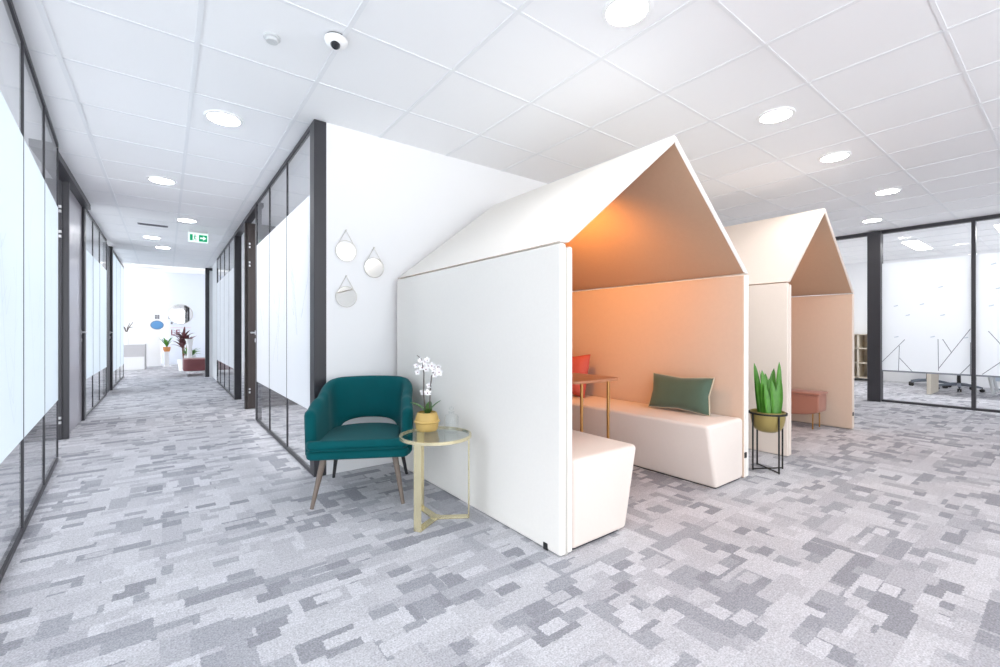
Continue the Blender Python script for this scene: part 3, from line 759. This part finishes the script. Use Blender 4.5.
# ------------------------------------------------------------------ ceiling fittings
def downlight(x, y, label, mat, group, r=0.095):
    root = thing('ceiling_downlight', label, 'ceiling light', (x, y, HC), 0, group)
    MB().lathe([(r, 0.0), (r+0.022, 0.0), (r+0.018, -0.010), (r, -0.012)], n=40, close=True).build('trim_ring', M['white'], root)
    MB().lathe([(0, -0.008), (r+0.001, -0.008), (r+0.001, -0.003), (0, -0.003)], n=40).build('diffuser', mat, root)
for x, y, lab in ((1.735, 1.30, 'round downlight nearest the camera above the first booth roof'), (3.41, 1.30, 'second round downlight from the camera in the row over the booth fronts'),
                  (4.62, 1.30, 'third round downlight from the camera in the row over the booth fronts'), (6.21, 1.275, 'fourth round downlight from the camera in the row over the booth fronts'),
                  (7.65, 1.73, 'farthest round downlight of the booth row, close to the glass wall post')):
    downlight(x, y, lab, M['lamp'], 'downlights over the open area')
for x, y, lab in ((0.329, 3.687, 'corridor downlight nearest the camera, left of the partition end post'), (-0.032, 5.566, 'second corridor downlight from the camera'), (0.228, 7.349, 'third corridor downlight, just this side of the exit sign'),
                  (-0.179, 9.0, 'fourth corridor downlight, left of the exit sign'), (-0.042, 9.95, 'farthest corridor downlight before the reception')):
    downlight(x, y, lab, M['lampc'], 'downlights along the corridor', 0.10)
# dome camera
root = thing('ceiling_dome_camera', 'white dome security camera on the ceiling near the partition', 'security camera', (0.702, 2.334, HC))
MB().lathe([(0, 0), (0.050, 0), (0.050, -0.008), (0, -0.008)], n=40).build('base_ring', M['camdark'], root)
MB().lathe([(0, -0.008), (0.056, -0.008), (0.058, -0.014), (0.052, -0.030), (0.038, -0.044), (0.020, -0.052), (0, -0.054)], n=40).build('housing', M['white'], root)
vd = Vector((-0.30, -0.60, -0.90)).normalized()
lm = Matrix.Translation(Vector((0, 0, -0.020))+vd*0.016) @ vd.to_track_quat('Z', 'Y').to_matrix().to_4x4()
MB().lathe([(0, 0), (0.024, 0), (0.024, 0.020), (0.018, 0.032), (0.008, 0.036), (0, 0.036)], n=28, mat=lm).build('lens', M['camdark'], root)
root = thing('smoke_detector', 'small white smoke detector on the ceiling left of the dome camera', 'smoke detector', (0.436, 2.525, HC))
MB().lathe([(0, 0), (0.040, 0), (0.040, -0.010), (0.030, -0.014), (0.028, -0.026), (0, -0.028)], n=36).build('body', M['grey'], root)
o = MB()
o.box(-0.17, 0.17, -0.05, 0.05, -0.006, 0)
for k in range(6): o.box(-0.15, 0.15, -0.042+k*0.015, -0.036+k*0.015, -0.010, -0.005)
o = o.build('ceiling_vent', M['greymark'], None, False); o.location = (-0.147, 7.98, HC); tag(o, 'narrow grey air vent on the corridor ceiling', 'vent')
# exit sign
SG = root = thing('exit_sign', 'green lit exit sign with running figure and arrow hanging from the corridor ceiling', 'exit sign', (0.385, 8.0, 2.435))
MB().box(-0.155, 0.155, -0.012, 0.012, -0.085, 0.085, 0.004, 1).build('panel', M['signwhite'], root)
MB().box(-0.15, 0.15, -0.02, 0.02, 0.085, 0.125, 0.003, 1).build('mounting', M['white'], root)
gr = MB().box(0.010, 0.140, -0.0145, -0.0125, -0.068, 0.055).build('green_field', M['signgreen'], root, False)
ar = MB().prism([(0.030, -0.018), (0.075, -0.018), (0.075, -0.045), (0.125, -0.005), (0.075, 0.035), (0.075, 0.008), (0.030, 0.008)], 'y', -0.0165, -0.0147); ar.build('arrow', M['signwhite'], gr, False)
pf = MB().box(-0.130, -0.085, -0.0145, -0.0125, -0.06, 0.055)
pf.lathe([(0, 0), (0.010, 0), (0.010, 0.002), (0, 0.002)], c=(0, 0, 0), n=14, mat=Matrix.Translation((-0.050, -0.0125, 0.045)) @ Matrix.Rotation(PI/2, 4, 'X'))
for p, q, w in (((-0.050, 0.034), (-0.056, -0.01), .016), ((-0.056, -0.01), (-0.035, -0.03), .010), ((-0.035, -0.03), (-0.038, -0.06), .009), ((-0.056, -0.01), (-0.072, -0.055), .010), ((-0.052, 0.028), (-0.025, 0.012), .008), ((-0.052, 0.028), (-0.075, 0.010), .008)):
    strip(pf, (p[0], -0.0135, p[1]), (q[0], -0.0135, q[1]), w, (0, -1, 0), 0)
pf.build('figure', M['signgreen'], root, False)
SG.scale = (0.80, 1, 0.80); SG.location.z = 2.448
# led panels in the glazed room
for x, y, lab in ((10.5, 1.75, 'rectangular light panel in the glazed room left of the mullion'), (9.96, 0.66, 'rectangular light panel in the glazed room right of the mullion')):
    root = thing('led_or_fill_panel', lab, 'ceiling light', (x, y, HC), 0, 'light panels in the glazed room')
    MB().box(-0.60, 0.60, -0.12, 0.12, -0.008, 0, 0.002, 1).build('frame', M['white'], root)
    MB().box(-0.58, 0.58, -0.10, 0.10, -0.0095, -0.0075).build('diffuser', M['ledpanel'], root, False)

for x, y, lab in ((2.0, 4.4, 'nearer added fill panel in the office behind the right partition'), (2.0, 5.9, 'farther added fill panel in the office behind the right partition')):  # panels added to brighten the frosted film from behind
    root = thing('led_or_fill_panel', lab, 'ceiling light', (x, y, HC), 0, 'added fill panels in the right office')
    MB().box(-0.32, 0.32, -0.32, 0.32, -0.008, 0, 0.002, 1).build('frame', M['white'], root)
    MB().box(-0.29, 0.29, -0.29, 0.29, -0.0095, -0.0075).build('diffuser', M['fillpanel'], root, False)
for y, lab in ((14.2, 'nearer added fill panel on the reception ceiling'), (16.0, 'farther added fill panel on the reception ceiling')):  # panels added to brighten the reception and the corridor end
    root = thing('ceiling_fill_panel', lab, 'ceiling light', (0.1, y, 2.95), 0, 'added reception fill panels')
    MB().box(-0.90, 0.90, -0.32, 0.32, -0.012, 0, 0.003, 1).build('frame', M['white'], root)
    MB().box(-0.87, 0.87, -0.29, 0.29, -0.014, -0.011).build('diffuser', M['fillrec'], root, False)
# ------------------------------------------------------------------ room behind the right glass wall
root = thing('cube_shelf', 'pale open cube shelf against the white wall beside the dark post', 'shelf', (11.95, 3.03, 0))
sh = MB()
for z in (0.07, 0.38, 0.69, 0.985): sh.box(-0.20, 0.20, -0.35, 0.28, z-0.012, z+0.012)
for yv in (-0.338, -0.135, 0.07, 0.268): sh.box(-0.20, 0.20, yv-0.012, yv+0.012, 0.058, 0.997)
sh.build('carcass', M['beige'], root, False)
MB().box(0.19, 0.20, -0.35, 0.28, 0.07, 0.985).build('back_board', M['beige'], root, False)
for yv in (-0.32, 0.25):
    for xv in (-0.18, 0.17): MB().box(xv-0.015, xv+0.015, yv-0.015, yv+0.015, 0, 0.058).build('foot', M['black'], root, False)
root = thing('desk', 'white office desk with solid end panels behind the glass wall', 'desk', (10.45, 0.55, 0))
MB().box(-0.35, 0.35, -1.0, 1.02, 0.715, 0.745, 0.003, 1).build('desktop', M['white'], root)
for yv in (-0.98, 1.0): MB().box(-0.33, 0.33, yv-0.025, yv+0.025, 0, 0.715, 0.003, 1).build('end_panel', M['beige'], root)
def office_chair(x, y, rz, label):
    root = thing('office_chair', label, 'office chair', (x, y, 0), rz, 'office chairs behind the glass wall')
    MB().tube([(0, 0, 0.09), (0, 0, 0.42)], [0.028, 0.022], 12).build('gas_column', M['black'], root)
    bs = MB()
    for k in range(5):
        a = 2*PI*k/5; bs.tube([(0, 0, 0.115), (0.16*math.cos(a), 0.16*math.sin(a), 0.10), (0.29*math.cos(a), 0.29*math.sin(a), 0.075)], [0.028, 0.024, 0.016], 10)
    bs.build('star_base', M['officegrey'], root)
    for k in range(5):
        a = 2*PI*k/5; c = MB()
        for s in (-1, 1): c.tube([(0.29*math.cos(a)-s*0.004*math.sin(a), 0.29*math.sin(a)+s*0.004*math.cos(a), 0.029), (0.29*math.cos(a)-s*0.026*math.sin(a), 0.29*math.sin(a)+s*0.026*math.cos(a), 0.029)], 0.029, 14)
        c.tube([(0.29*math.cos(a), 0.29*math.sin(a), 0.03), (0.29*math.cos(a), 0.29*math.sin(a), 0.085)], 0.007, 8)
        c.build('caster', M['black'], root)
    MB().box(-0.23, 0.23, -0.23, 0.22, 0.42, 0.49, 0.03, 4).build('seat', M['officegrey'], root)
    MB().box(-0.21, 0.21, 0.20, 0.25, 0.56, 0.98, 0.022, 4).build('backrest', M['officegrey'], root)
    MB().tube([(0, 0.15, 0.43), (0, 0.29, 0.45), (0, 0.275, 0.62)], 0.018, 10).build('back_bracket', M['black'], root)
office_chair(11.68, 1.80, math.radians(-80), 'swivel office chair whose wheeled base shows beside the pale desk end panel')
office_chair(11.22, 1.33, math.radians(-100), 'swivel office chair behind the mullion, right of the other wheeled base')
root = thing('trestle_table', 'table on slanted grey legs at the right edge behind the glass', 'table', (11.26, 0.30, 0))
MB().box(-0.30, 0.30, -0.74, 0.70, 0.72, 0.745, 0.003, 1).build('tabletop', M['white'], root)
for sy in (-1, 1):
    for sx in (-1, 1):
        MB().tube([(sx*0.27, sy*0.60, 0), (sx*0.22, sy*0.72, 0.72)], 0.022, 10).build('leg', M['grey'], root)
MB().box(0.0, 0.03, -0.60, 0.60, 0.20, 0.70, 0.004, 1).build('front_panel', M['paleblue'], root)

# ------------------------------------------------------------------ corridor end / reception
root = thing('reception_cabinet', 'low white cabinet with a grey upper front at the end of the corridor', 'cabinet', (-0.95, 15.9, 0))
MB().box(-0.50, 0.50, -0.24, 0.24, 0.0, 0.70, 0.004, 1).build('carcass', M['white'], root)
MB().box(-0.49, 0.47, -0.25, -0.24, 0.36, 0.69, 0.002, 1).build('drawer', M['greycab'], root)
MB().box(-0.49, 0.47, -0.25, -0.24, 0.03, 0.345, 0.002, 1).build('drawer', M['white'], root)
MB().box(0.475, 0.50, -0.255, 0.25, 0, 0.70, 0.002, 1).build('end_panel', M['greycab'], root)
root = thing('twig_vase', 'dark twig in a slim white vase on the reception cabinet', 'vase', (-0.87, 15.9, 0.70))
MB().lathe([(0, 0), (0.05, 0), (0.06, 0.10), (0.03, 0.28), (0.035, 0.34), (0.028, 0.34), (0, 0.30)], n=24).build('vase', M['white'], root)
tw = MB(); rn = random.Random(2)
for k in range(7):
    a = rn.uniform(0, 2*PI); tw.tube([(0, 0, 0.30), (0.05*math.cos(a), 0.05*math.sin(a), 0.45), (0.15*math.cos(a), 0.12*math.sin(a), 0.52+rn.uniform(-.05, .1))], [0.009, 0.012, 0.006], 6)
tw.build('twig', M['stem'], root)
# signs on the end wall
root = thing('oval_sign', 'blue oval wall sign on the white end wall', 'sign', (-0.215, 17.0, 1.250))
m4 = Matrix.Scale(0.88, 4) @ Matrix.Scale(1.22, 4, (1, 0, 0)) @ Matrix.Rotation(PI/2, 4, 'X')
MB().lathe([(0, 0), (0.15, 0), (0.15, 0.02), (0.14, 0.024), (0, 0.024)], n=40, mat=m4).build('plate', M['bluesign'], root)
MB().lathe([(0.138, 0.022), (0.152, 0.022), (0.152, 0.030), (0.138, 0.030)], n=40, close=True, mat=m4).build('border', M['greymark'], root)
o = MB()
for ix in (-0.05, 0.01):
    for iz in (-0.055, 0.01): o.box(ix, ix+0.045, -0.012, 0, iz, iz+0.05)
o = o.build('square_sign', M['greymark'], None, False); o.location = (-0.218, 17.0, 1.495); tag(o, 'small grey square pictogram above the blue oval sign', 'sign')
root = thing('round_mirror', 'large round mirror on the recessed end wall', 'mirror', (0.385, 17.7, 1.62))
MX = Matrix.Rotation(PI/2, 4, 'X')
MB().lathe([(0, 0.012), (0.31, 0.012), (0.31, 0), (0, 0)], n=48, mat=MX).build('mirror_glass', M['mirror'], root)
MB().lathe([(0.308, 0), (0.325, 0), (0.325, 0.02), (0.308, 0.02)], n=48, close=True, mat=MX).build('frame', M['chrome'], root)
def text(name, s, size, loc, mat):
    cu_ = bpy.data.curves.new(name, 'FONT'); cu_.body = s; cu_.size = size; cu_.extrude = 0.004
    t = bpy.data.objects.new(name, cu_); me = bpy.data.meshes.new_from_object(t); bpy.data.objects.remove(t)
    me.transform(Matrix.Rotation(PI/2, 4, 'X')); me.materials.clear(); me.materials.append(mat)
    o = bpy.data.objects.new(name, me); COL.objects.link(o); o.location = loc; return o
o = text('wall_letters', 'LE', 0.26, (0.115, 17.696, 0.935), M['redmark']); tag(o, 'maroon letters on the recessed end wall left of the dark red plant', 'lettering')
o = MB().box(0, 0.55, -0.006, 0, 0, 0.012).build('wall_line', M['pinkmark'], None, False); o.location = (0.10, 17.7, 1.17); tag(o, 'thin pink line on the end wall above the maroon letters', 'wall graphic')
o = MB()
o.box(0, 0.10, -0.008, 0, 0.19, 0.205); o.box(0.015, 0.085, -0.008, 0, 0.22, 0.29); o.box(0.07, 0.12, -0.008, 0, 0.02, 0.09); o.box(0.30, 0.40, -0.008, 0, 0.02, 0.05)
o = o.build('wall_marks', M['greymark'], None, False); o.location = (0.05, 17.7, 1.27); tag(o, 'small grey marks on the end wall under the round mirror', 'wall graphic')
# snake plant in a pot on a stand
root = thing('pedestal', 'tall thin white plinth by the corner of the end wall', 'plinth', (0.02, 16.6, 0))
MB().box(-0.05, 0.05, -0.05, 0.05, 0.0, 0.43, 0.004, 1).build('column', M['white'], root)
MB().box(-0.10, 0.10, -0.10, 0.10, 0.43, 0.45, 0.003, 1).build('top_plate', M['white'], root)
MB().box(-0.10, 0.10, -0.10, 0.10, 0.0, 0.02, 0.003, 1).build('foot_plate', M['white'], root)
root = thing('leafy_plant', 'green spiky plant in a terracotta pot by the end wall corner', 'potted plant', (0.02, 16.6, 0.45))
MB().lathe([(0, 0), (0.06, 0), (0.085, 0.05), (0.095, 0.14), (0.085, 0.14), (0, 0.12)], n=24).build('pot', M['terracotta'], root)
rn = random.Random(6)
for k in range(11):
    mb = leaf_mesh(rn.uniform(0.26, 0.40), 0.06, 0.5, 0.3, n=7)
    mb.bm.transform(Matrix.Translation((0, 0, 0.11)) @ Matrix.Rotation(rn.uniform(0, 2*PI), 4, 'Z') @ Matrix.Rotation(-math.radians(rn.uniform(2, 22)), 4, 'X')); mb.build('leaf', M['leaf'], root, ang=60)
# burgundy pouf
root = thing('pouf', 'burgundy upholstered pouf on thin legs at the right end of the corridor', 'pouf', (0.54, 12.95, 0))
MB().prism(rrect(-0.22, 0.25, -0.35, 0.38, 0.10), 'z', 0.12, 0.40, 0.02, 3).build('seat', M['burgundy'], root)
for lx, ly in ((-0.16, -0.28), (0.19, -0.28), (-0.16, 0.30), (0.19, 0.30)): MB().tube([(lx, ly, 0), (lx, ly, 0.12)], 0.008, 8).build('leg', M['steel'], root)
# dark red plant and white sculpture vase behind it
root = thing('dracaena', 'dark red spiky plant in a white pot behind the burgundy pouf', 'potted plant', (0.40, 14.6, 0))
MB().lathe([(0, 0), (0.13, 0), (0.16, 0.30), (0.15, 0.30), (0, 0.27)], n=28).build('pot', M['white'], root)
for k, (dx, top) in enumerate(((-0.02, 0.85), (0.05, 0.72), (-0.05, 0.62))):
    MB().tube([(dx*.4, 0, 0.27), (dx, 0, top)], [0.018, 0.012], 8).build('cane', M['bark'], root)
    for q in range(13):
        mb = leaf_mesh(rn.uniform(0.30, 0.46), 0.065, 0.8, 0.25, n=7)
        mb.bm.transform(Matrix.Translation((dx, 0, top-0.02)) @ Matrix.Rotation(rn.uniform(0, 2*PI), 4, 'Z') @ Matrix.Rotation(-math.radians(rn.uniform(5, 50)), 4, 'X')); mb.build('leaf', M['redleaf'], root, ang=60)
root = thing('leafy_plant', 'low bright green plant in a grey pot beside the white vase', 'potted plant', (0.50, 14.15, 0.0))
MB().lathe([(0, 0), (0.11, 0), (0.13, 0.42), (0.12, 0.42), (0, 0.39)], n=24).build('pot', M['grey'], root)
for k in range(26):
    mb = leaf_mesh(rn.uniform(0.22, 0.36), 0.10, 0.9, 0.2, n=6)
    mb.bm.transform(Matrix.Translation((0, 0, 0.39)) @ Matrix.Rotation(rn.uniform(0, 2*PI), 4, 'Z') @ Matrix.Rotation(-math.radians(rn.uniform(5, 60)), 4, 'X')); mb.build('leaf', M['leaf'], root, ang=60)
root = thing('floor_vase', 'tall white flared vase standing behind the burgundy pouf', 'vase', (0.48, 13.8, 0))
MB().lathe([(0, 0), (0.08, 0), (0.09, 0.02), (0.06, 0.35), (0.05, 0.60), (0.075, 0.80), (0.10, 0.86), (0.095, 0.86), (0.06, 0.79), (0.04, 0.60), (0, 0.55)], n=32).build('body', M['white'], root)

# ------------------------------------------------------------------ light, camera, view
w = bpy.data.worlds.new('daylight'); scene.world = w; w.use_nodes = True
bg = w.node_tree.nodes['Background']; bg.inputs['Color'].default_value = (0.93, 0.965, 1.0, 1); bg.inputs['Strength'].default_value = 2.2

cam = bpy.data.cameras.new('camera'); cam.sensor_width = 36.0; cam.lens = 441.3*36/1000; cam.clip_start = 0.05; cam.clip_end = 100
cam.shift_y = -1.5/1000
co = bpy.data.objects.new('camera', cam); COL.objects.link(co); scene.camera = co
co.location = (0, 0, 1.038); co.rotation_euler = (PI/2, 0, -aa)

scene.view_settings.view_transform = 'Standard'; scene.view_settings.look = 'None'
scene.view_settings.gamma = 1.0; scene.view_settings.use_curve_mapping = False
scene.view_settings.exposure = 0.84
cy = scene.cycles
cy.use_denoising = True; cy.max_bounces = 12; cy.diffuse_bounces = 7; cy.glossy_bounces = 4; cy.transparent_max_bounces = 16
cy.sample_clamp_indirect = 6.0; cy.caustics_reflective = False; cy.caustics_refractive = False
